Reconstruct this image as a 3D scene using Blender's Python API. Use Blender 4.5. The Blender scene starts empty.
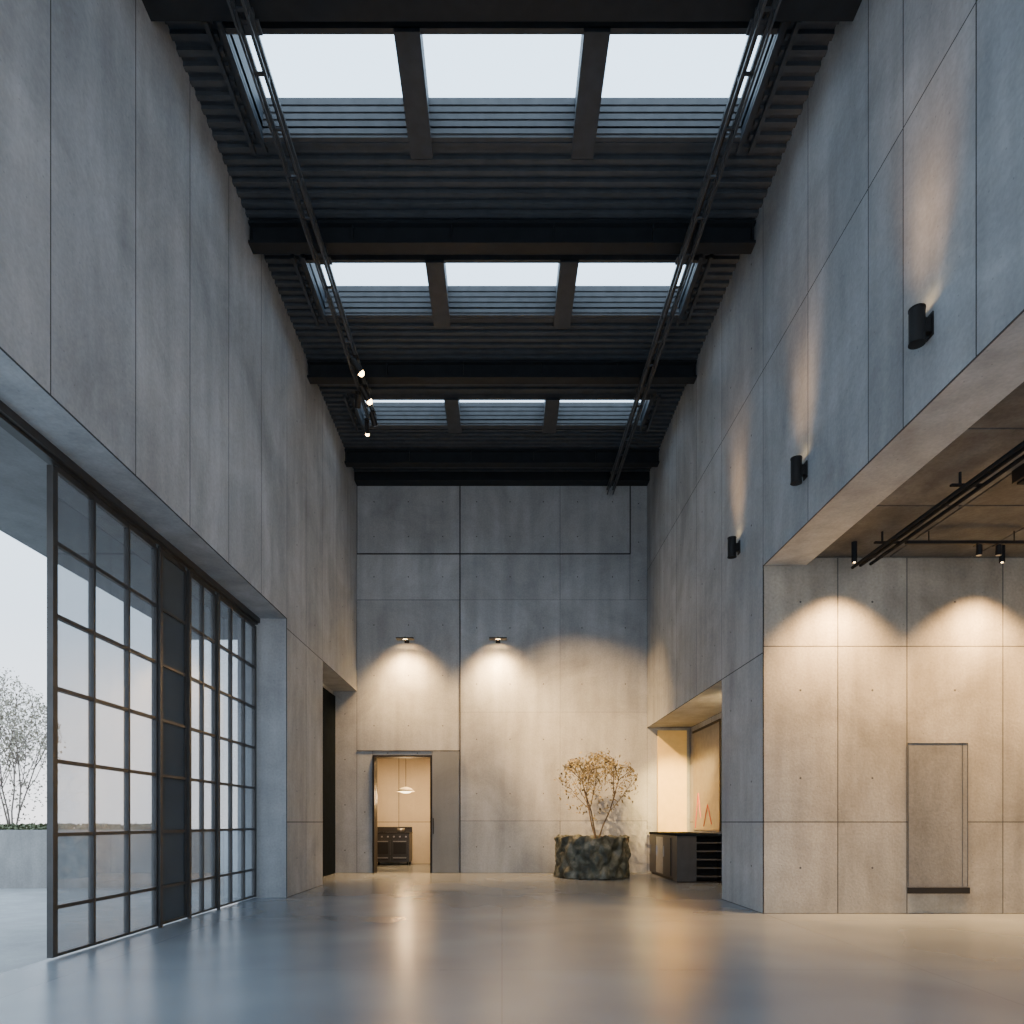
import bpy, math, random
from mathutils import Vector, Matrix, noise
random.seed(7)
S = bpy.context.scene
COL = S.collection

# ---------------------------------------------------------------- materials
def new_mat(name):
    m = bpy.data.materials.new(name); m.use_nodes = True
    nt = m.node_tree; nt.nodes.clear()
    out = nt.nodes.new('ShaderNodeOutputMaterial')
    return m, nt, out
def simple(name, col, rough=0.5, metal=0.0, emit=None, estr=0, spec=0.5, var=0.15, vscale=6):
    m, nt, out = new_mat(name)
    b = nt.nodes.new('ShaderNodeBsdfPrincipled')
    b.inputs['Roughness'].default_value = rough
    b.inputs['Metallic'].default_value = metal
    b.inputs['Specular IOR Level'].default_value = spec
    tc = nt.nodes.new('ShaderNodeTexCoord')
    n = nt.nodes.new('ShaderNodeTexNoise'); n.inputs['Scale'].default_value = vscale; n.inputs['Detail'].default_value = 5
    nt.links.new(tc.outputs['Object'], n.inputs['Vector'])
    r = nt.nodes.new('ShaderNodeMapRange')
    r.inputs['From Min'].default_value = .3; r.inputs['From Max'].default_value = .7
    r.inputs['To Min'].default_value = 1-var; r.inputs['To Max'].default_value = 1+var
    nt.links.new(n.outputs['Fac'], r.inputs['Value'])
    vm = nt.nodes.new('ShaderNodeVectorMath'); vm.operation = 'SCALE'
    vm.inputs[0].default_value = col[:3]
    nt.links.new(r.outputs['Result'], vm.inputs['Scale'])
    nt.links.new(vm.outputs['Vector'], b.inputs['Base Color'])
    if emit:
        b.inputs['Emission Color'].default_value = (*emit, 1); b.inputs['Emission Strength'].default_value = estr
    nt.links.new(b.outputs[0], out.inputs[0])
    return m
def concrete(name, col, rough=0.7, contrast=1.0, bump=0.25, spec=0.3):
    m, nt, out = new_mat(name); N = nt.nodes; L = nt.links
    b = N.new('ShaderNodeBsdfPrincipled')
    tc = N.new('ShaderNodeTexCoord')
    at = N.new('ShaderNodeAttribute'); at.attribute_name = 'tint'
    n1 = N.new('ShaderNodeTexNoise'); n1.inputs['Scale'].default_value = .7; n1.inputs['Detail'].default_value = 8; n1.inputs['Roughness'].default_value = .65; n1.inputs['Distortion'].default_value = .6
    mp = N.new('ShaderNodeMapping'); mp.inputs['Scale'].default_value = (2.2, 2.2, .28)
    n2 = N.new('ShaderNodeTexNoise'); n2.inputs['Scale'].default_value = 1.6; n2.inputs['Detail'].default_value = 6
    n3 = N.new('ShaderNodeTexNoise'); n3.inputs['Scale'].default_value = 28; n3.inputs['Detail'].default_value = 4
    v = N.new('ShaderNodeTexVoronoi'); v.inputs['Scale'].default_value = 9
    L.new(tc.outputs['Object'], n1.inputs['Vector']); L.new(tc.outputs['Object'], mp.inputs['Vector'])
    L.new(mp.outputs[0], n2.inputs['Vector']); L.new(tc.outputs['Object'], n3.inputs['Vector']); L.new(tc.outputs['Object'], v.inputs['Vector'])
    def rng(s, a, bb, lo, hi):
        r = N.new('ShaderNodeMapRange'); r.inputs['From Min'].default_value = a; r.inputs['From Max'].default_value = bb
        r.inputs['To Min'].default_value = lo; r.inputs['To Max'].default_value = hi; L.new(s, r.inputs['Value']); return r.outputs['Result']
    c = contrast
    a1 = rng(n1.outputs['Fac'], .3, .7, 1-.17*c, 1+.17*c)
    a2 = rng(n2.outputs['Fac'], .3, .7, 1-.10*c, 1+.10*c)
    a3 = rng(n3.outputs['Fac'], .3, .7, 1-.06*c, 1+.06*c)
    a4 = rng(v.outputs['Distance'], .04, .09, .70, 1.0)   # small air holes
    def mul(x, y):
        q = N.new('ShaderNodeMath'); q.operation = 'MULTIPLY'; L.new(x, q.inputs[0]); L.new(y, q.inputs[1]); return q.outputs[0]
    f = mul(mul(a1, a2), mul(a3, a4))
    vm = N.new('ShaderNodeVectorMath'); vm.operation = 'SCALE'; vm.inputs[0].default_value = col[:3]
    L.new(f, vm.inputs['Scale'])
    v2 = N.new('ShaderNodeVectorMath'); v2.operation = 'MULTIPLY'
    L.new(vm.outputs[0], v2.inputs[0]); L.new(at.outputs['Color'], v2.inputs[1])
    L.new(v2.outputs[0], b.inputs['Base Color'])
    b.inputs['Roughness'].default_value = rough; b.inputs['Specular IOR Level'].default_value = spec
    bp = N.new('ShaderNodeBump'); bp.inputs['Strength'].default_value = bump; bp.inputs['Distance'].default_value = .02
    L.new(f, bp.inputs['Height']); L.new(bp.outputs[0], b.inputs['Normal'])
    L.new(b.outputs[0], out.inputs[0])
    return m
def floor_mat():
    m, nt, out = new_mat('polished_concrete'); N = nt.nodes; L = nt.links
    b = N.new('ShaderNodeBsdfPrincipled'); tc = N.new('ShaderNodeTexCoord')
    n1 = N.new('ShaderNodeTexNoise'); n1.inputs['Scale'].default_value = .5; n1.inputs['Detail'].default_value = 2; n1.inputs['Roughness'].default_value = .5
    br = N.new('ShaderNodeTexBrick'); br.offset = 0; br.inputs['Scale'].default_value = 1; br.inputs['Brick Width'].default_value = 3.7; br.inputs['Row Height'].default_value = 3.0; br.inputs['Mortar Size'].default_value = .004
    br.inputs['Color1'].default_value = (1,1,1,1); br.inputs['Color2'].default_value = (.95,.95,.95,1); br.inputs['Mortar'].default_value = (.7,.7,.7,1)
    for n in (n1, br): L.new(tc.outputs['Object'], n.inputs['Vector'])
    cr = N.new('ShaderNodeValToRGB'); cr.color_ramp.interpolation='LINEAR'
    cr.color_ramp.elements[0].position = 0; cr.color_ramp.elements[1].position = 1
    cr.color_ramp.elements[0].color = (.07,.085,.105,1); cr.color_ramp.elements[1].color = (.31,.34,.37,1)
    L.new(n1.outputs['Fac'], cr.inputs[0])
    v2 = N.new('ShaderNodeVectorMath'); v2.operation = 'MULTIPLY'; L.new(cr.outputs[0], v2.inputs[0]); L.new(br.outputs['Color'], v2.inputs[1])
    L.new(v2.outputs[0], b.inputs['Base Color'])
    b.inputs['Roughness'].default_value = .27
    b.inputs['Specular IOR Level'].default_value = .8
    L.new(b.outputs[0], out.inputs[0]); return m
def glass_mat(name, tint=(.9,.95,1), gloss=.1, rough=.02, haze=0.0):
    m, nt, out = new_mat(name); N = nt.nodes; L = nt.links
    t = N.new('ShaderNodeBsdfTransparent'); t.inputs[0].default_value = (*tint, 1)
    g = N.new('ShaderNodeBsdfGlossy'); g.inputs['Roughness'].default_value = rough; g.inputs[0].default_value = (.97,.97,1,1)
    mx = N.new('ShaderNodeMixShader'); mx.inputs[0].default_value = gloss
    L.new(t.outputs[0], mx.inputs[1]); L.new(g.outputs[0], mx.inputs[2])
    if haze:
        d = N.new('ShaderNodeBsdfTranslucent'); d.inputs[0].default_value = (.9,.9,.9,1)
        m2 = N.new('ShaderNodeMixShader'); m2.inputs[0].default_value = haze
        L.new(mx.outputs[0], m2.inputs[1]); L.new(d.outputs[0], m2.inputs[2]); L.new(m2.outputs[0], out.inputs[0])
    else: L.new(mx.outputs[0], out.inputs[0])
    return m
def emit_mat(name, col, s):
    m, nt, out = new_mat(name); e = nt.nodes.new('ShaderNodeEmission'); e.inputs[0].default_value = (*col, 1); e.inputs[1].default_value = s
    nt.links.new(e.outputs[0], out.inputs[0]); return m
def patch_mat():
    m, nt, out = new_mat('mossy_stone'); N = nt.nodes; L = nt.links
    b = N.new('ShaderNodeBsdfPrincipled'); tc = N.new('ShaderNodeTexCoord')
    n = N.new('ShaderNodeTexNoise'); n.inputs['Scale'].default_value = 4.5; n.inputs['Detail'].default_value = 4; n.inputs['Roughness'].default_value=.55
    L.new(tc.outputs['Object'], n.inputs['Vector'])
    cr = N.new('ShaderNodeValToRGB'); e = cr.color_ramp.elements
    e[0].position = .36; e[0].color = (.025,.032,.028,1); e[1].position = .68; e[1].color = (.18,.19,.165,1)
    x = cr.color_ramp.elements.new(.52); x.color = (.075,.088,.073,1)
    L.new(n.outputs['Fac'], cr.inputs[0]); L.new(cr.outputs[0], b.inputs['Base Color'])
    bp = N.new('ShaderNodeBump'); bp.inputs['Strength'].default_value = .4; bp.inputs['Distance'].default_value = .03
    L.new(n.outputs['Fac'], bp.inputs['Height']); L.new(bp.outputs[0], b.inputs['Normal'])
    b.inputs['Roughness'].default_value = .6; L.new(b.outputs[0], out.inputs[0]); return m

CON = concrete('board_concrete', (.36,.388,.415), contrast=1.4)
CONP = concrete('lamp_tinted_concrete', (.32,.30,.26), contrast=1.8)  # warm lamplight on the partition mixed into the concrete colour
CONK = concrete('kitchen_plaster', (.54,.47,.37), contrast=.5)
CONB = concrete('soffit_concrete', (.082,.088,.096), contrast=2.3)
CONX = concrete('canopy_concrete', (.20,.205,.21), contrast=1)
JOINT = simple('joint_shadow', (.045,.048,.052), .9)
HOLE = simple('tie_hole', (.08,.08,.08), .9)
FLOOR = floor_mat()
TERR = concrete('terrace_concrete', (.29,.285,.28), contrast=1.0)
PLNT = concrete('planter_concrete', (.26,.255,.25), contrast=1.6)
STEEL = simple('dark_roof_steel', (.016,.021,.027), .55, 0, spec=.25)
DECK = simple('roof_deck_metal', (.066,.08,.098), .6, 0, spec=.25)
SHAFT = simple('louvre_metal', (.075,.08,.087), .6, 0, spec=.3)
MULL = simple('mullion_metal', (.05,.062,.078), .55, .0, spec=.3)
FRAME = simple('gate_steel', (.055,.056,.058), .4, .4)
TRACK = simple('track_metal', (.048,.057,.069), .45, .1)
PIPE = simple('dark_pipe', (.018,.02,.023), .9, 0, spec=.05)
BLACK = simple('black_powdercoat', (.012,.012,.013), .5, spec=.3)
MATTE = simple('matte_black_door', (.010,.014,.019), .95, spec=.02)
GLASS = glass_mat('clear_glass', (.70,.72,.74), .22, .03, .04)
GREYP = simple('grey_gate_panel', (.075,.095,.115), .75, .0, spec=.1, var=.12, vscale=1.5)
SKYG = glass_mat('skylight_glass', (.98,.99,1), .03)
WARM = emit_mat('lamp_lens', (1,.66,.3), 22)
WARM2 = emit_mat('pendant_glow', (1,.76,.42), 9)
MOSS = patch_mat()
SOIL = simple('soil', (.03,.024,.018), .95, var=.4, vscale=30)
BARK = simple('bark', (.12,.095,.07), .8)
BARKP = simple('pale_bark', (.22,.18,.15), .8)
LEAF = simple('dry_leaf', (.21,.18,.09), .6, var=.5, vscale=9)
LEAF2 = simple('spring_leaf', (.42,.37,.28), .6, var=.4, vscale=5)
HEDGE = simple('hedge_leaf', (.10,.11,.05), .7, var=.4, vscale=12)
BRUSH = simple('brushed_steel', (.35,.36,.38), .35, .8)
DARKW = simple('dark_cabinet', (.022,.021,.022), .4)
RED = simple('red_paint', (.55,.10,.06), .5)
CREAM = simple('warm_light_tint', (.88,.66,.26), .5, var=.05)  # warm light on the alcove end wall put into the colour
SHADE = simple('cream_shade', (.8,.7,.5), .5)
PANE = simple('grey_pane', (.22,.225,.225), .35)
SLAB = concrete('door_slab_concrete',(.20,.22,.24),contrast=.7)

# ---------------------------------------------------------------- mesh builder
class MB:
    def __init__(s): s.v=[]; s.f=[]; s.m=[]; s.t=[]; s.sm=[]; s.mats=[]
    def mi(s, mat):
        if mat not in s.mats: s.mats.append(mat)
        return s.mats.index(mat)
    def add(s, vs, fs, mat, tint=(1,1,1), smooth=False):
        b=len(s.v); i=s.mi(mat)
        s.v += [tuple(v) for v in vs]; s.t += [tint]*len(vs)
        for f in fs: s.f.append([b+k for k in f]); s.m.append(i); s.sm.append(smooth)
    def box(s, x0,x1,y0,y1,z0,z1, mat, tint=(1,1,1)):
        vs=[(x0,y0,z0),(x1,y0,z0),(x1,y1,z0),(x0,y1,z0),(x0,y0,z1),(x1,y0,z1),(x1,y1,z1),(x0,y1,z1)]
        s.add(vs,[(0,3,2,1),(4,5,6,7),(0,1,5,4),(1,2,6,5),(2,3,7,6),(3,0,4,7)],mat,tint)
    def cyl(s, p0,p1,r0,mat,r1=None,seg=16,cap=True):
        if r1 is None: r1=r0
        p0=Vector(p0);p1=Vector(p1);d=(p1-p0).normalized()
        a=d.orthogonal().normalized();b=d.cross(a)
        vs=[];
        for p,r in((p0,r0),(p1,r1)):
            for k in range(seg):
                t=2*math.pi*k/seg; vs.append(p+a*math.cos(t)*r+b*math.sin(t)*r)
        s.add(vs,[(k,(k+1)%seg,seg+(k+1)%seg,seg+k) for k in range(seg)],mat,smooth=seg>6)
        if cap:
            s.add(vs[:seg],[tuple(reversed(range(seg)))],mat); s.add(vs[seg:],[tuple(range(seg))],mat)
    def ball(s,c,r,mat,n=10):
        c=Vector(c);prev=None
        for i in range(n):
            t0=math.pi*i/n;t1=math.pi*(i+1)/n
            s.cyl(c+Vector((0,0,r*math.cos(t0))),c+Vector((0,0,r*math.cos(t1))),max(1e-4,r*math.sin(t0)),mat,r1=max(1e-4,r*math.sin(t1)),seg=14,cap=False)
    def lathe(s, prof, mat, seg=32, fn=None, smooth=True):
        vs=[];n=len(prof)
        for k in range(seg):
            t=2*math.pi*k/seg
            for (r,z) in prof:
                if fn: rr,zz=fn(t,z,r)
                else: rr,zz=r,z
                vs.append((rr*math.cos(t),rr*math.sin(t),zz))
        fs=[]
        for k in range(seg):
            for j in range(n-1):
                a=k*n+j;b=((k+1)%seg)*n+j; fs.append((a,b,b+1,a+1))
        s.add(vs,fs,mat,smooth=smooth)
    def mesh(s,name):
        me=bpy.data.meshes.new(name); me.from_pydata(s.v,[],s.f)
        for m in s.mats: me.materials.append(m)
        me.polygons.foreach_set('material_index',s.m); me.polygons.foreach_set('use_smooth',s.sm)
        ca=me.color_attributes.new('tint','FLOAT_COLOR','POINT')
        fl=[]
        for t in s.t: fl += [t[0],t[1],t[2],1]
        ca.data.foreach_set('color',fl); me.update(); return me
def obj(mb,name,parent=None,loc=(0,0,0),**p):
    o=bpy.data.objects.new(name, mb.mesh(name) if mb else None); o.location=loc
    if parent: o.parent=parent
    if mb is None: o.empty_display_size=.1
    for k,v in p.items(): o[k]=v
    COL.objects.link(o); return o
def struct(mb,name,label=None):
    o=obj(mb,name,kind='structure')
    if label: o['label']=label
    return o
def thing(name,label,cat,loc,rot=0,group=None):
    o=obj(None,name,loc=loc,label=label,category=cat); o.rotation_euler[2]=rot
    if group:o['group']=group
    return o
def dup(root,loc,rotz=None,label=None):
    def rec(o,par):
        c=o.copy(); COL.objects.link(c)
        if par: c.parent=par
        for ch in list(o.children): rec(ch,c)
        return c
    c=rec(root,None); c.location=loc
    if rotz is not None:c.rotation_euler[2]=rotz
    if label:c['label']=label
    return c
def repeat_part(mb,name,parent,locs):
    first=None
    for l in locs:
        if first is None: first=obj(mb,name,parent=parent,loc=l)
        else:
            c=first.copy(); c.parent=parent; c.location=l; COL.objects.link(c)
def rt(a=.06):
    g=1+random.uniform(-a,a); w=random.uniform(-.012,.012); return (g+w,g,g-w)
def panels(mb, axis, pos, out, rects, mat=CON, gap=.016, holes=True, hg=.6):
    """thin slabs standing proud of a wall; axis 'x' (u=y) or 'y' (u=x); out=+-1"""
    for r in rects:
        u0,u1,v0,v1=r[:4]; g=r[4] if len(r)>4 else gap
        def bx(a,b,c,d,t0,t1,m,ti=(1,1,1)):
            lo,hi=sorted((pos+out*t0,pos+out*t1))
            if axis=='x': mb.box(lo,hi,a,b,c,d,m,ti)
            else: mb.box(a,b,lo,hi,c,d,m,ti)
        bx(u0,u1,v0,v1,0,.0125,JOINT)
        bx(u0+g/2,u1-g/2,v0+g/2,v1-g/2,.0125,.014,mat,rt())
        if holes:
            nu=max(1,round((u1-u0)/1.0)); nv=max(1,round((v1-v0)/1.15))
            for i in range(nu):
                for j in range(nv):
                    u=u0+(i+.5)*(u1-u0)/nu; v=v0+(j+.5)*(v1-v0)/nv; rr=.016
                    if axis=='x': p0=(pos+out*.01,u,v); p1=(pos+out*.0148,u,v)
                    else: p0=(u,pos+out*.01,v); p1=(u,pos+out*.0148,v)
                    mb.cyl(p0,p1,rr,HOLE,seg=8)
def grid(us,vs): return [(us[i],us[i+1],vs[j],vs[j+1]) for i in range(len(us)-1) for j in range(len(vs)-1)]

W=3.7; D=17.4; Y0=-3.0; ZT=10.25
# ---------------------------------------------------------------- floor / ground
m=MB(); m.box(-4.3,9.2,Y0,21.4,-.2,0,FLOOR); struct(m,'floor','polished grey concrete floor with soft reflections')
m=MB(); m.box(-90,-4.3,-60,120,-.25,-.03,TERR); struct(m,'ground','pale concrete terrace paving outside the hall')

# ---------------------------------------------------------------- left wall
m=MB()
m.box(-4.3,-W-.014,Y0,11.75,4.8,ZT,CON); m.box(-4.3,-W-.014,11.75,14.1,0,ZT,CON); m.box(-4.3,-W-.014,14.1,D,4.63,ZT,CON)
m.box(-4.55,-4.3,11.75,D,0,4.9,CON)
ys=[-3,-1.6,-.4,.8,2,3.2,4.4,5.6,6.9,8.1,9.25,10.5,11.75]
panels(m,'x',-W-.014,1,grid(ys,[4.8,10.2]),holes=False)
panels(m,'x',-W-.014,1,grid([11.75,12.9,14.1],[0,1.3,4.63,10.2]),gap=.016)
panels(m,'x',-W-.014,1,grid([14.1,15.3,16.4,D],[4.63,10.2]),gap=.016)
struct(m,'wall_left','tall board-marked grey concrete wall above the glazed gate')
m=MB(); m.box(-4.3,-4.24,14.9,17.38,0,4.5,MATTE); m.box(-4.24,-4.22,14.9,14.97,0,4.5,MATTE); m.box(-4.24,-4.22,16.1,16.14,0,4.5,MATTE)
struct(m,'door_6','black steel door in the concrete recess')
m=MB(); m.box(-4.3,4.3,Y0-.3,Y0,7.4,ZT,CON); struct(m,'front_light_block','added slab out of view that cuts sky light from the front')  # unseen slab added to hold back high sky light from the open front

# ---------------------------------------------------------------- right wall
m=MB()
R=W+.014
m.box(R,4.3,Y0,9.66,4.93,ZT,CON); m.box(R,4.8,10.0,11.5,0,3.7,CON); m.box(R,4.3,9.7,D,5.25,ZT,CON); m.box(R,4.3,10.0,D,3.7,5.25,CON); m.box(4.3,4.8,10.0,11.5,3.7,5,CON)
ys=[-3,-1.5,-.2,1.1,2.4,3.9,5.33,6.3,6.9,8.26,9.68]
panels(m,'x',R,-1,grid(ys,[4.93,7.7,10.2]),holes=False)
panels(m,'x',R,-1,grid([9.68,11.5],[0,1.3,3.7,7.7,10.2]))
panels(m,'x',R,-1,grid([11.5,13,14.5,16,D],[3.7,7.7,10.2]))
struct(m,'wall_right','tall grey concrete wall carrying three black sconces')
m=MB(); m.box(4.8,4.95,11.5,D,0,3.85,CON); m.box(4.3,4.8,11.5,D,3.7,3.85,CON)
panels(m,'x',4.8,-1,grid([11.5,13.6,15.6,D],[0,1.3,3.7]),holes=False)
struct(m,'wall_alcove','concrete alcove lining behind the counter')

# side hall partition and shell
m=MB(); m.box(R,9.2,9.694,10.0,0,5.2,CONP)
xs=[3.7,4.76,5.74,7.1,8.2,9.0]
panels(m,'y',9.694,-1,grid(xs,[0,1.3,3.79,5.05]),gap=.014,mat=CONP)
struct(m,'wall_partition','warm-lit concrete partition with tie holes')
m=MB(); m.box(9.0,9.2,Y0,9.68,0,5.2,CON); struct(m,'wall_side_hall')
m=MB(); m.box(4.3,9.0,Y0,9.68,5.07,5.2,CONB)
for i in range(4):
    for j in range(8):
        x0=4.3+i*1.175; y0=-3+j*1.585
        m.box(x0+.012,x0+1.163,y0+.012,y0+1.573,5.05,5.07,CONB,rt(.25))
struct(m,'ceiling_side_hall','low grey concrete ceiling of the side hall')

# ---------------------------------------------------------------- back wall
m=MB(); DX0,DX1,DZ=-3.29,-1.78,3.0
B=D+.014
m.box(-4.55,DX0,B,17.8,0,ZT,CON); m.box(DX0,DX1,B,17.8,DZ,ZT,CON); m.box(DX1,5.0,B,17.8,0,ZT,CON)
rects=[(-4.3,-W,0,4.63,.006),
 (-W,DX0,0,3.11),(DX0,DX1,3.0,3.11,.002),(DX1,-1.07,0,3.11),
 (-W,-1.07,3.11,6.96,.014),(-W,-1.07,6.96,8.13,.01),(-W,-1.07,8.13,9.9,.03),
 (-1.07,1.48,0,1.33,.014),(1.48,3.7,0,1.33,.014),(-1.07,1.48,1.33,4.1,.005),(1.48,3.7,1.33,4.1,.005),
 (-1.07,1.48,4.1,6.96,.005),(1.48,3.7,4.1,6.96,.005),(-1.07,1.48,6.96,8.13,.008),(1.48,3.26,6.96,8.13,.008),(3.26,3.7,6.96,9.9,.008),
 (-1.07,1.48,8.13,9.9,.008),(1.48,3.26,8.13,9.9,.008),(3.7,4.8,0,3.7,.006)]
panels(m,'y',B,-1,rects)
m.box(-1.085,-1.055,17.385,17.40,0,9.9,JOINT); m.box(-W,3.275,17.385,17.40,8.115,8.145,JOINT); m.box(3.25,3.28,17.385,17.40,8.13,9.9,JOINT)
m.box(-W,-1.07,17.385,17.40,3.10,3.125,JOINT)
struct(m,'wall_back','end wall of formed grey concrete panels with tie holes')
m=MB(); m.box(-W,W,17.1,D,9.86,ZT-.15,STEEL); struct(m,'trim_1','dark steel closure strip along the roof edge')
m=MB(); f=.045
m.box(DX0,DX0+f,17.34,17.8,0,DZ,BLACK); m.box(DX1-f,DX1,17.34,17.8,0,DZ,BLACK); m.box(DX0+f,DX1-f,17.34,17.8,DZ-f,DZ,BLACK)
struct(m,'trim_2','thin black metal door lining')
m=MB(); m.box(DX1+.01,-1.1,17.32,17.38,.01,3.08,SLAB)
m.box(DX1+.03,DX1+.05,17.28,17.32,1.0,1.4,BLACK)
struct(m,'door_5','grey slab sliding door standing open')
m=MB(); m.box(3.95,4.68,17.30,17.385,.0,3.62,CREAM); struct(m,'wall_alcove_light_sheet','added amber sheet, warm light on the end wall put into its colour')  # added sheet; its amber stands for warm light on the concrete
# kitchen shell
m=MB(); m.box(-4.55,-4.3,17.8,21.4,0,3.4,CONK); m.box(-1.0,-.8,17.8,21.4,0,3.4,CONK); m.box(-4.3,-1.0,21.2,21.4,0,3.4,CONK)
panels(m,'y',21.2,-1,grid([-4.3,-3.2,-2.1,-1.0],[0,1.3,3.4]),mat=CONK,holes=False)
struct(m,'wall_kitchen','warm plastered kitchen walls seen through the doorway')
m=MB(); m.box(-4.55,-.8,17.8,21.4,3.4,3.55,CONK); struct(m,'ceiling_kitchen')

# ---------------------------------------------------------------- ceiling deck
rows=[(1.7,2.85),(4.65,5.8),(7.58,8.72),(10.68,11.78),(14.15,15.05)]
OX=3.05; ZG=10.55
m=MB()
yc=Y0
segs=[]
for a,b in rows: segs.append((yc,a,False)); segs.append((a,b,True)); yc=b
segs.append((yc,D,False))
for a,b,hole in segs:
    if hole:
        m.box(-W,-OX,a,b,10.12,10.2,DECK); m.box(OX,W,a,b,10.12,10.2,DECK)
    else: m.box(-W,W,a,b,10.12,10.2,DECK)
y=Y0+.04
while y<D-.35:
    hole=any(a-.1<y+.05<b+.06 for a,b in rows)
    if hole: m.box(-W,-OX-.12,y,y+.07,10.07,10.12,DECK); m.box(OX+.12,W,y,y+.07,10.07,10.12,DECK)
    else: m.box(-W,W,y,y+.07,10.07,10.12,DECK)
    y+=.16
struct(m,'ceiling','dark ribbed metal roof deck with skylight openings')
for n,(a,b) in enumerate(rows):
    zg=ZG
    m=MB(); t=.06
    m.box(-OX-t,OX+t,a-t,a,10.04,zg,SHAFT); m.box(-OX-t,OX+t,b,b+t,10.04,zg,SHAFT)
    m.box(-OX-t,-OX,a,b,10.04,zg,MULL); m.box(OX,OX+t,a,b,10.04,zg,MULL)
    for k in range(5):
        z=10.08+k*.092
        m.box(-OX,OX,b-.014,b,z,z+.062,SHAFT)
        m.box(-OX,OX,a,a+.014,z,z+.062,SHAFT)
    for s in(-1,1):
        m.box(s*1.05-.145,s*1.05+.145,a-.06,b+.24,10.0,10.06,MULL)
        m.box(s*1.05-.12,s*1.05+.12,a,b-.019,10.06,zg-.02,MULL)
        for q in (0,.16):
            m.box(*sorted((s*(OX+.0+q),s*(OX+.05+q))),a-.15,b+.2,10.0,10.06,MULL)
    m.box(-OX,OX,b+.06,b+.12,10.03,10.06,MULL)
    o=struct(m,'window_%d'%(n+1),'three-pane roof skylight in a dark ribbed steel kerb')
    g=MB()
    for x0,x1 in((-OX,-1.17),(-.93,.93),(1.17,OX)): g.box(x0,x1,a,b,zg,zg+.015,SKYG)
    g=obj(g,'glass_pane',parent=o)

# ---------------------------------------------------------------- roof beams
BY=[1.05,4.05,7.0,9.95,12.96,16.04]
for i,yb in enumerate(BY):
    m=MB()
    m.box(-W,W,0,.2,0,.04,STEEL); m.box(-W,W,0,.2,.29,.33,STEEL); m.box(-W,W,.08,.12,.04,.29,STEEL)
    for x in(-W+.02,-2.2,-.75,.75,2.2,W-.05):
        m.box(x,x+.02,.01,.19,.04,.29,STEEL)
    obj(m,'steel_beam',loc=(0,yb,9.74),label='dark steel roof beam spanning between the concrete walls',category='beam',group='steel roof beams')

# ---------------------------------------------------------------- lighting trusses
def truss(y0,y1,x,label):
    t=thing('lighting_truss',label,'truss',(x,y0,9.4),group='lighting trusses under the roof beams')
    L=y1-y0
    m=MB(); m.box(-.02,.02,0,L,.11,.155,TRACK); m.box(-.012,.012,0,L,0,.025,TRACK)
    repeat_part(m,'rail',t,[(-.075,0,0),(.065,0,0)])
    m=MB(); m.box(-.09,.08,0,.03,.12,.145,TRACK); m.box(-.085,-.068,0,.02,.02,.12,TRACK); m.box(.058,.075,0,.02,.02,.12,TRACK)
    locs=[];y=.1
    while y<L-.05: locs.append((0,y,0)); y+=.6
    repeat_part(m,'cross_brace',t,locs)
    m=MB(); m.box(-.05,.05,0,.06,.15,.34,TRACK); m.box(-.12,.12,-.04,.1,.155,.17,TRACK)
    repeat_part(m,'hanger',t,[(0,yb+.07-y0,0) for yb in BY if yb+.2<y1])
    m=MB(); m.cyl((.0,0,.19),(.0,L,.19),.02,BLACK,seg=6); obj(m,'cable',parent=t)
    return t
truss(-1,13.9,-2.63,'dark twin-rail lighting truss with lit spotlights at its end')
truss(-1,16.9,2.68,'dark twin-rail lighting truss running under the roof beams')

# ---------------------------------------------------------------- lamps helpers
AMB=(1,.575,.225)
def spot(parent,loc,target,e,size,blend=.5,col=AMB,r=.04):
    l=bpy.data.lights.new('spot_light','SPOT'); l.energy=e; l.spot_size=math.radians(size); l.spot_blend=blend; l.color=col; l.shadow_soft_size=r
    o=bpy.data.objects.new('bulb_light',l); COL.objects.link(o); o.location=loc
    d=Vector(target)-Vector(loc); o.rotation_euler=d.to_track_quat('-Z','Y').to_euler()
    if parent:o.parent=parent
    return o
def area(loc,target,e,sx,sy,col,parent=None):
    l=bpy.data.lights.new('area_light','AREA'); l.shape='RECTANGLE'; l.size=sx;l.size_y=sy;l.energy=e;l.color=col
    o=bpy.data.objects.new('lamp_light',l); COL.objects.link(o); o.location=loc
    d=Vector(target)-Vector(loc); o.rotation_euler=d.to_track_quat('-Z','Y').to_euler()
    if parent:o.parent=parent
    return o

def can(loc,aim,label,lit,name='track_spotlight',L=.22,r=.055,e=0,size=40,stem=.12):
    t=thing(name,label,'spotlight',loc)
    d=(Vector(aim)-Vector(loc)).normalized()
    m=MB(); m.cyl((0,0,0),(0,0,-stem),.012,BLACK,seg=8); m.box(-.04,.04,-.06,.06,-.012,0,BLACK); obj(m,'stem',parent=t)
    c=Vector((0,0,-stem-.03)); m=MB(); m.cyl(c-d*L*.5,c+d*L*.5,r,BLACK,r1=r*1.1); m.cyl(c-d*L*.5-d*.03,c-d*L*.5,r*.7,BLACK); obj(m,'lamp_head',parent=t)
    m=MB()
    if lit: m.ball(c+d*(L*.5+.02),r*1.0,WARM)
    else: m.cyl(c+d*(L*.5+.001),c+d*(L*.5+.006),r*.9,BRUSH)
    obj(m,'lens',parent=t)
    if e: spot(t,c+d*(L*.5+.11),c+d*5,e,size,1.0)
    return t
can((-2.54,11.9,9.4),(3.0,17.4,2.9),'lit black spotlight clamped under the truss',True,e=9000,size=36)
can((-2.54,12.7,9.4),(2.3,17.4,2.5),'lit black spotlight clamped under the truss',True,e=6000,size=32)
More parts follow.
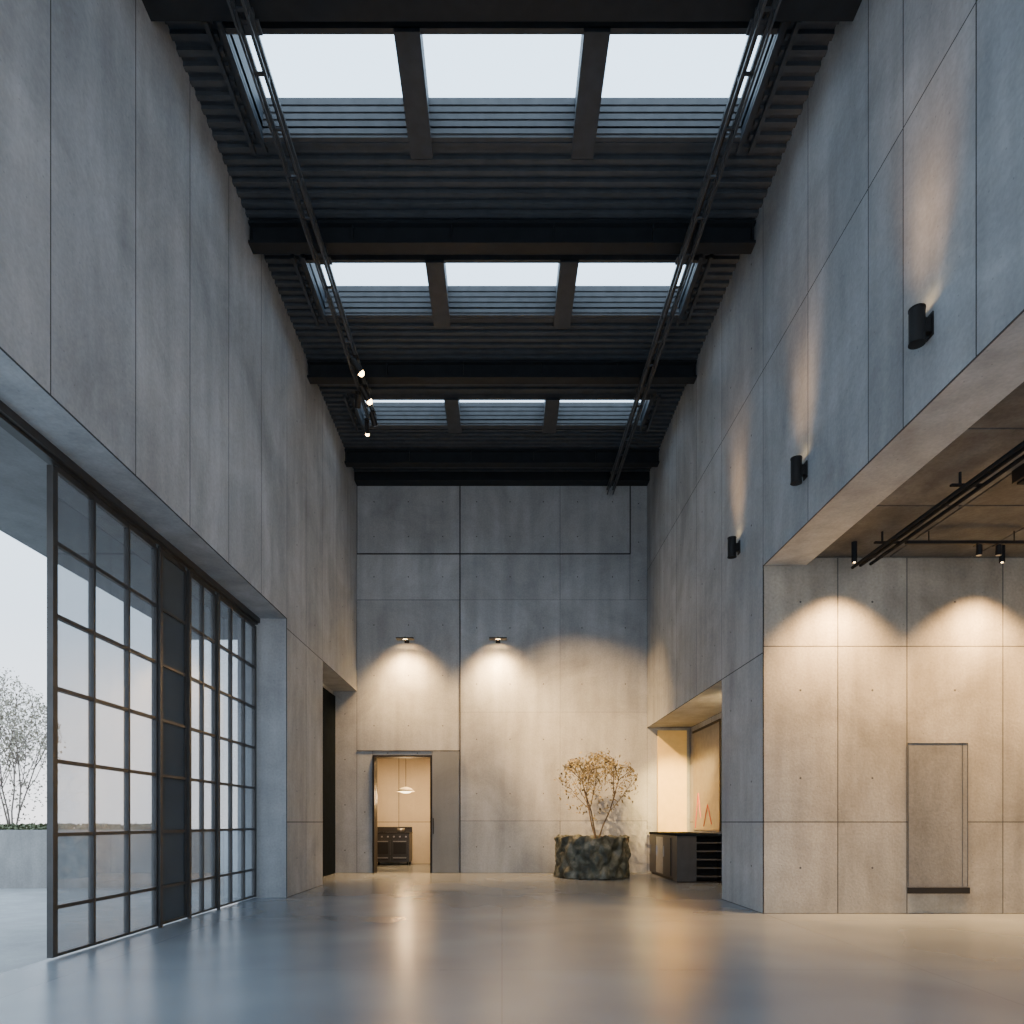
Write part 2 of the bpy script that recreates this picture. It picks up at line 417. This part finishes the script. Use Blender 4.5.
can((-2.72,12.9,9.4),(-4,17,5),'unlit black spotlight under the truss',False)
can((-2.54,13.5,9.4),(-1,17,4),'unlit black spotlight at the truss end',False)
can((-2.72,13.75,9.4),(-3,17,6),'lit black spotlight at the truss end',True,r=.04)

# wall sconces on right wall (up-light)
base=None
for i,yy in enumerate((5.90,8.32,10.65)):
    if base is None:
        base=thing('wall_sconce','black cylindrical up-light sconce on the concrete wall','wall lamp',(W,yy,5.58),group='black sconces on the tall wall')
        m=MB(); m.cyl((-.115,0,-.14),(-.115,0,.14),.064,BLACK,seg=28); m.cyl((-.115,0,.14),(-.115,0,.153),.068,BLACK,seg=28); m.cyl((-.115,0,-.153),(-.115,0,-.14),.068,BLACK,seg=28); obj(m,'lamp_body',parent=base)
        m=MB(); m.box(-.06,-.012,-.03,.03,-.06,.06,BLACK); m.box(-.012,0,-.05,.05,-.1,.1,BLACK); obj(m,'wall_bracket',parent=base)
        m=MB(); m.cyl((-.115,0,.154),(-.115,0,.157),.05,WARM); obj(m,'lens',parent=base)
        spot(base,(-.33,0,.22),(.05,.06,1.5),150,46,1.0,col=(1,.54,.22),r=.3)
    else: dup(base,(W,yy,5.58))

# back wall downlights
b2=thing('wall_lamp','small black bracket downlight washing the concrete wall','wall lamp',(-2.42,17.385,5.88),group='downlights on the end wall')
m=MB(); m.cyl((0,-.03,.03),(0,-.36,.03),.012,BLACK,seg=8); obj(m,'arm',parent=b2)
m=MB(); m.box(-.06,.06,-.02,0,-.03,.08,BLACK); obj(m,'wall_plate',parent=b2)
m=MB(); m.box(-.22,.22,-.42,-.2,-.012,.012,BLACK); m.box(-.14,.14,-.36,-.26,.012,.025,BLACK); obj(m,'lamp_head',parent=b2)
m=MB(); m.box(-.05,.05,-.33,-.30,-.016,-.013,WARM); obj(m,'lens',parent=b2)
spot(b2,(0,-.42,-.06),(0,.3,-2.6),2100,112,1.0,r=.26)
dup(b2,(-.10,17.385,5.88))

# partition downlights
b3=thing('ceiling_downlight','short black cylinder downlight hung from the low ceiling','ceiling lamp',(4.72,9.15,5.05),group='downlights beside the partition')
m=MB(); m.cyl((0,0,-.27),(0,0,0),.035,PIPE,seg=20); obj(m,'lamp_body',parent=b3)
m=MB(); m.cyl((0,0,-.274),(0,0,-.2705),.012,WARM,seg=24); obj(m,'lens',parent=b3)
spot(b3,(0,0,-.32),(0,.3,-3),1400,108,.85,r=.12)
spot(b3,(0,0,-.32),(0,.2,-4.7),700,26,1.0,r=.08)  # second narrow beam added to brighten the floor below
dup(b3,(6.70,9.15,5.05)); dup(b3,(8.5,9.15,5.05))

# ---------------------------------------------------------------- side hall tracks
t=thing('ceiling_track','trio of long dark pipes running under the low ceiling','ceiling rail',(4.85,-2,4.82))
m=MB(); m.cyl((0,0,0),(0,11.45,0),.022,PIPE,seg=10); repeat_part(m,'pipe',t,[(0,0,0),(.11,0,.03),(.25,0,.05)])
m=MB(); m.box(-.04,.29,0,.04,.08,.1,PIPE); m.box(.05,.07,.01,.03,.1,.23,PIPE)
repeat_part(m,'hanger',t,[(0,.3+k*1.5,0) for k in range(8)])
t=thing('ceiling_track','thin black cross track with small spotlights near the partition','ceiling rail',(5.2,8.8,4.88))
m=MB(); m.box(0,3.75,-.02,.02,0,.04,BLACK); obj(m,'rail',parent=t)
m=MB(); m.cyl((0,0,.04),(0,0,.17),.008,BLACK,seg=6)
repeat_part(m,'hanger',t,[(.3+k*1.1,0,0) for k in range(4)])
for x in (6.15,6.4): can((x,8.8,4.88),(x,8.9,3),'small unlit black spotlight on the cross track',False,L=.12,r=.035,stem=.05)
t=thing('ceiling_track_box','black box fixture mounted below the low ceiling','ceiling fixture',(5.75,7.1,5.05))  # dark track box under the ceiling
m=MB(); m.box(-.3,.9,-.2,.2,-.14,0,BLACK); m.box(-.27,.87,-.17,.17,-.16,-.14,PIPE); obj(m,'housing',parent=t)

# wall display panel
t=thing('wall_panel','tall recessed grey panel with thin frame and dark foot bar','panel',(6.17,9.68,.29))
m=MB(); m.box(-.42,.42,-.012,0,0,2.13,concrete('panel_concrete',(.18,.178,.17),contrast=1.8)); obj(m,'board',parent=t)
m=MB(); 
for a in((-.425,-.417),(.417,.425),(.345,.350)): m.box(a[0],a[1],-.018,-.012,.1,2.13,MULL)
m.box(-.425,.425,-.018,-.012,2.122,2.13,MULL); obj(m,'frame',parent=t)
m=MB(); m.box(-.43,.43,-.05,-.012,0,.085,BLACK); obj(m,'foot_bar',parent=t)

# ---------------------------------------------------------------- gate
GX=-4.25; zs=[.02,.49,1.18,1.88,2.57,3.26,3.95,4.66]
def leaf(n,y0,y1,cols,glass,label):
    m=MB(); t=.022
    for i,y in enumerate([y0]+cols+[y1]):
        w=.035 if i in(0,len(cols)+1) else t*.8
        if i==0: a,b=y,y+2*w
        elif i==len(cols)+1: a,b=y-2*w,y
        else: a,b=y-w,y+w
        m.box(GX-.03,GX+.03,a,b,zs[0],zs[-1],FRAME)
    for i,z in enumerate(zs):
        w=.03 if i in(0,len(zs)-1) else .018
        z0=z if i==0 else z-w
        m.box(GX-.026,GX+.026,y0+.07,y1-.07,z0,z+w,FRAME)
    o=struct(m,'door_%d'%n,label)
    g=MB(); g.box(GX-.004,GX+.004,y0+.05,y1-.05,zs[0]+.02,zs[-1]-.01,glass); obj(g,'glass_pane' if glass is GLASS else 'steel_panel',parent=o)
    return o
leaf(1,6.42,8.41,[7.08,7.74],GLASS,'tall steel-framed glazed gate leaf with square panes')
leaf(2,8.43,9.18,[],GREYP,'narrow solid grey gate leaf in dark steel')
leaf(3,9.2,10.12,[9.66],GLASS,'steel-framed glazed gate leaf with square panes')
leaf(4,10.15,11.74,[10.68,11.21],GLASS,'steel-framed glazed gate leaf beside the concrete pier')
m=MB(); m.box(GX-.05,GX+.05,Y0,11.75,4.69,4.8,FRAME); m.box(GX+.06,GX+.09,Y0,11.75,4.72,4.8,FRAME); struct(m,'trim_3','dark steel sliding track above the gate')
m=MB()
for y in (8.38,9.16,10.1): m.box(GX+.03,GX+.06,y,y+.06,.0,4.69,FRAME)
struct(m,'trim_4','steel gate posts')

# ---------------------------------------------------------------- exterior
m=MB(); m.box(-6.2,-4.3,Y0,13.5,4.9,5.15,CONX); struct(m,'ceiling_terrace','concrete canopy over the terrace')
t=thing('concrete_planter','long low concrete planter wall on the terrace','planter',(-11,13.7,-.03))
m=MB(); m.box(-6,4.2,0,.15,0,1.17,PLNT); m.box(-6,4.2,2.2,2.35,0,1.17,PLNT); m.box(4.05,4.2,.15,2.2,0,1.17,PLNT); m.box(-6,-5.85,.15,2.2,0,1.17,PLNT); obj(m,'planter_wall',parent=t)
m=MB(); m.box(-5.85,4.05,.15,2.2,.2,1.08,SOIL); obj(m,'soil',parent=t)

def tree(name,label,loc,h,spread,nst,leafmat,nleaf,lsz,trunk=.03,lean=.25,seed=1,canopy0=.3,crown=None,fill=0,depth=3,bark=None):
    bark=bark or BARK
    rnd=random.Random(seed)
    t=thing(name,label,'tree',loc)
    m=MB(); tips=[]
    def clampc(p):
        if not crown: return p
        c=Vector((0,0,crown[1])); q=p-c
        k=math.sqrt((q.x**2+q.y**2)/crown[0]**2+(q.z/crown[2])**2)
        lim=1+.30*noise.noise(q.normalized()*2.4+Vector((seed,0,0)))
        if k>lim and p.z>crown[1]-crown[2]*.6: return c+q/k*lim*.97
        return p
    def br(p,d,L,r,dep):
        n=4
        for i in range(n):
            q=clampc(p+d*(L/n))
            if (q-p).length>1e-3: m.cyl(p,q,r*(1-i*.12),bark,r1=r*(1-(i+1)*.12),seg=6,cap=False)
            p=q; d=(d+Vector((rnd.uniform(-.16,.16),rnd.uniform(-.16,.16),rnd.uniform(-.02,.12)))).normalized()
            if dep<depth: tips.append((p.copy(),dep))
            if dep>0 and i>=1:
                for _ in range(1 if dep>2 else 2):
                    a=rnd.uniform(0,6.28); s=rnd.uniform(.5,1.0)*spread
                    dd=(d+Vector((math.cos(a)*s,math.sin(a)*s,rnd.uniform(-.1,.35)))).normalized()
                    br(p,dd,L*rnd.uniform(.5,.68),max(r*.5,.003),dep-1)
    for k in range(nst):
        a=6.28*k/nst+rnd.uniform(-.4,.4)
        br(Vector((math.cos(a)*.03*nst*.3,math.sin(a)*.03*nst*.3,0)),Vector((math.cos(a)*lean,math.sin(a)*lean,1)).normalized(),h*.58,trunk,depth)
    obj(m,'trunk',parent=t)
    m=MB(); tl=[p for p,dp in tips if p.z>h*canopy0]
    for _ in range(nleaf):
        if crown and rnd.random()<fill:
            while True:
                q=Vector((rnd.uniform(-1,1),rnd.uniform(-1,1),rnd.uniform(-1,1)))
                if .2<q.length<1: break
            p=Vector((q.x*crown[0],q.y*crown[0],crown[1]+q.z*crown[2]))
        else:
            p=clampc(rnd.choice(tl)+Vector((rnd.gauss(0,.06),rnd.gauss(0,.06),rnd.gauss(0,.06)))*(h/1.5))
            if crown: p=p+Vector((rnd.gauss(0,.04),rnd.gauss(0,.04),rnd.gauss(0,.04)))
        u=Vector((rnd.uniform(-1,1),rnd.uniform(-1,1),rnd.uniform(-1,1))).normalized(); v=u.orthogonal().normalized()
        s=lsz*rnd.uniform(.6,1.3)
        m.add([p-u*s,p+v*s*.55,p+u*s,p-v*s*.55],[(0,1,2,3)],leafmat)
    obj(m,'foliage',parent=t)
    return t
tree('tree','slender multi-stem tree with small golden-olive leaves in the dark planter',(2.25,16.17,.86),2.6,1.2,3,LEAF,1100,.045,trunk=.02,lean=.32,seed=8,canopy0=.22,crown=(.95,1.25,.82),fill=.18,depth=2)
tree('tree','pale budding birch growing in the terrace planter',(-10.6,14.8,1.05),3.4,.7,5,LEAF2,4500,.034,trunk=.02,lean=.2,seed=9,canopy0=.08,crown=(.95,1.7,1.65),fill=.2,depth=2,bark=BARKP)
t=thing('hedge','low clipped hedge growing in the concrete planter','hedge',(-11,14.4,1.05))
m=MB(); rnd=random.Random(3)
for _ in range(4500):
    p=Vector((rnd.uniform(-5.7,4.0),rnd.uniform(-.45,1.0),rnd.uniform(0.05,.2))); u=Vector((rnd.uniform(-1,1),rnd.uniform(-1,1),rnd.uniform(-1,1))).normalized();v=u.orthogonal().normalized();s=.05
    m.add([p-u*s,p+v*s*.5,p+u*s,p-v*s*.5],[(0,1,2,3)],HEDGE)
obj(m,'foliage',parent=t)

# ---------------------------------------------------------------- rugged planter
t=thing('stone_planter','rugged green-grey stone tub with lumpy scalloped sides','planter',(2.13,16.17,0))
def lump(tt,z,r):
    if r<.79 and z>.9 or r<.76: return r,z
    c=Vector((math.cos(tt),math.sin(tt),0))
    n1=noise.noise(c*5+Vector((0,0,z*4.5))); n2=noise.noise(c*11+Vector((5,0,z*9)))
    w=tt+.10*n1
    sc=abs(math.sin(6*w))*abs(math.cos(math.pi*z/.62))**.5
    sc2=abs(math.cos(6*w))*abs(math.sin(math.pi*z/.62))**.5
    rr=r*(1+.08*n1+.035*n2+.13*max(sc,sc2))-.10
    zz=z+(.05*noise.noise(c*5)+.05*abs(math.sin(6*w))-.02 if z>.8 else 0)
    return rr,max(zz,0)
m=MB(); prof=[(.78,0)]+[(.87,i*.02+.01) for i in range(46)]+[(.87,.94),(.84,.955),(.795,.93),(.74,.8)]
m.lathe(prof,MOSS,seg=240,fn=lump)
obj(m,'planter_body',parent=t)
m=MB(); m.cyl((0,0,.78),(0,0,.86),.74,SOIL,seg=40); obj(m,'soil',parent=t)

# ---------------------------------------------------------------- counter in alcove
t=thing('counter','low dark counter with grey end panel and open shelves','counter',(3.74,14.6,0))
CW,CL,CH=.98,2.68,1.0
m=MB(); m.box(.0,CW,.34,CL,.06,CH,DARKW); m.box(.04,CW-.04,.4,CL,0,.06,BLACK); m.box(0,CW,.0,.34,0,.03,BLACK); m.box(.42,CW,.32,.34,.03,CH,BLACK); m.box(CW-.02,CW,0,.32,.03,CH,BLACK); obj(m,'body',parent=t)
m=MB(); m.box(-.03,CW,-.03,CL,CH,CH+.05,MATTE); obj(m,'worktop',parent=t)
m=MB(); m.box(.0,.42,0,.34,.03,CH,simple('grey_lacquer',(.045,.05,.058),.4)); obj(m,'end_panel',parent=t)
m=MB(); m.box(.42,CW-.02,.02,.32,0,.022,simple('shelf_steel',(.12,.12,.125),.4,.3))
repeat_part(m,'shelf',t,[(0,0,.12+k*.18) for k in range(5)])
for k in range(3):
    m=MB(); y0=.5+k*.72; m.box(-.018,0,y0,y0+.68,.1,.95,BRUSH if k==1 else DARKW); dd=obj(m,'cabinet_door',parent=t)
    m=MB(); m.box(-.035,-.018,y0+.6,y0+.62,.5,.75,BRUSH); obj(m,'handle',parent=dd)
t=thing('glass_screen','tall grey glass screen with faint red strokes behind the counter','glass panel',(4.78,16.0,1.1))
m=MB(); m.box(-.02,0,-1.1,1.0,0,2.4,PANE); obj(m,'pane',parent=t)
m=MB(); m.box(-.045,-.02,-1.15,-1.1,0,2.45,BLACK); m.box(-.045,-.02,-1.1,1.0,2.4,2.45,BLACK); obj(m,'frame',parent=t)
m=MB()
for (ya,za),(yb,zb) in (((.8,.05),(.55,.9)),((.55,.9),(.35,.3)),((.1,.1),(-.2,.6)),((-.2,.6),(-.5,.15))): m.cyl((-.024,ya,za),(-.024,yb,zb),.013,RED,seg=6)
obj(m,'red_stroke',parent=t)

# ---------------------------------------------------------------- kitchen range
t=thing('range_cooker','black freestanding range cooker with steel knobs','cooker',(-3.33,20.45,0))
m=MB(); m.box(-.55,.55,.03,.7,.1,.95,DARKW)
for x in(-.5,.46):
    for y in(.08,.62): m.box(x,x+.05,y,y+.05,0,.1,BLACK)
m.box(-.56,.56,0,.7,.95,.99,BLACK); obj(m,'body',parent=t)
m=MB(); m.box(-.55,.55,.68,.71,.99,1.15,DARKW); obj(m,'splashback',parent=t)
for x0,x1,z0,z1 in((-.52,-.02,.3,.76),(.02,.52,.3,.76),(-.52,-.02,.12,.27),(.02,.52,.12,.27)):
    m=MB(); m.box(x0,x1,.0,.03,z0,z1,DARKW); m.box(x0+.06,x1-.06,-.004,0,z0+.04,z1-.08,BLACK); d=obj(m,'oven_door',parent=t)
    m=MB(); m.cyl((x0+.05,-.05,z1-.04),(x1-.05,-.05,z1-.04),.012,BRUSH,seg=8); m.box(x0+.06,x0+.08,-.05,0,z1-.045,z1-.035,BRUSH); m.box(x1-.08,x1-.06,-.05,0,z1-.045,z1-.035,BRUSH); obj(m,'handle',parent=d)
m=MB(); m.cyl((0,.03,.86),(0,-.02,.86),.025,BRUSH,seg=12); repeat_part(m,'knob',t,[(-.45+k*.18,0,0) for k in range(6)])
m=MB(); m.cyl((0,.35,.99),(0,.35,1.005),.12,BLACK); repeat_part(m,'burner',t,[(-.3,0,0),(.25,0,0)])
t=thing('saucepan','small steel saucepan on the cooker','pan',(-3.08,20.8,1.006))
m=MB(); m.lathe([(0,0),(.11,0),(.115,.11),(.105,.11),(.1,.01),(0,.01)],BRUSH,seg=24); obj(m,'pan_body',parent=t)
m=MB(); m.cyl((.11,0,.09),(.3,0,.1),.01,BLACK,seg=6); obj(m,'handle',parent=t)
t=thing('pendant_lamp','glowing round pendant lamp in the kitchen','pendant lamp',(-2.76,19.6,2.17))
m=MB(); m.cyl((0,0,.1),(0,0,1.23),.008,BLACK,seg=6); obj(m,'cord',parent=t)
m=MB(); m.lathe([(.03,.14),(.16,.1),(.26,0),(.25,0),(.15,.09),(.03,.12)],SHADE,seg=32); obj(m,'lamp_shade',parent=t)
m=MB(); m.lathe([(0,-.05),(.12,-.03),(.17,.02),(.12,.06),(0,.08)],WARM2,seg=24); obj(m,'bulb',parent=t)
def point(loc,e,col,r,parent=None):
    l=bpy.data.lights.new('point_light','POINT'); l.energy=e;l.color=col;l.shadow_soft_size=r
    o=bpy.data.objects.new('lamp_light',l);COL.objects.link(o);o.location=loc
    if parent:o.parent=parent
point((0,0,-.15),80,(1,.64,.3),.1,t)
area((-2.2,19.2,3.36),(-2.2,19.2,0),90,1.2,.4,(1,.64,.3))

# alcove linear light
t=thing('linear_light','slim linear light along the alcove soffit','ceiling lamp',(4.6,12.7,3.7))
m=MB(); m.box(-.03,.03,-.9,.9,-.02,0,WARM2); obj(m,'lens',parent=t)
area((0,0,-.06),(-.15,2.5,-1.6),110,.1,1.8,(1,.6,.23),t)
spot(t,(-.45,.8,-.25),(-.27,4.6,-1.9),3200,36,.8,col=(1,.62,.2),r=.08)  # added spot clear of the fixture, brightens the amber end sheet

# ---------------------------------------------------------------- world
w=bpy.data.worlds.new('dusk_sky'); S.world=w; w.use_nodes=True; nt=w.node_tree; nt.nodes.clear()
out=nt.nodes.new('ShaderNodeOutputWorld'); bg=nt.nodes.new('ShaderNodeBackground'); tc=nt.nodes.new('ShaderNodeTexCoord')
sx=nt.nodes.new('ShaderNodeSeparateXYZ'); cr=nt.nodes.new('ShaderNodeValToRGB')
nt.links.new(tc.outputs['Generated'],sx.inputs[0]); nt.links.new(sx.outputs['Z'],cr.inputs[0])
e=cr.color_ramp.elements; e[0].position=0; e[0].color=(.77,.76,.78,1); e[1].position=.7; e[1].color=(.74,.98,1.23,1)
q=cr.color_ramp.elements.new(.25); q.color=(.57,.68,.80,1)
nt.links.new(cr.outputs[0],bg.inputs[0]); bg.inputs[1].default_value=3.4; nt.links.new(bg.outputs[0],out.inputs[0])

# ---------------------------------------------------------------- camera
c=bpy.data.cameras.new('camera'); co=bpy.data.objects.new('camera',c); COL.objects.link(co)
co.location=(0,0,1.3); co.rotation_euler=(math.radians(90),0,0); c.sensor_width=36; c.lens=24.01
c.shift_x=10/1024; c.shift_y=310/1024; c.clip_start=.05; c.clip_end=500
S.camera=co
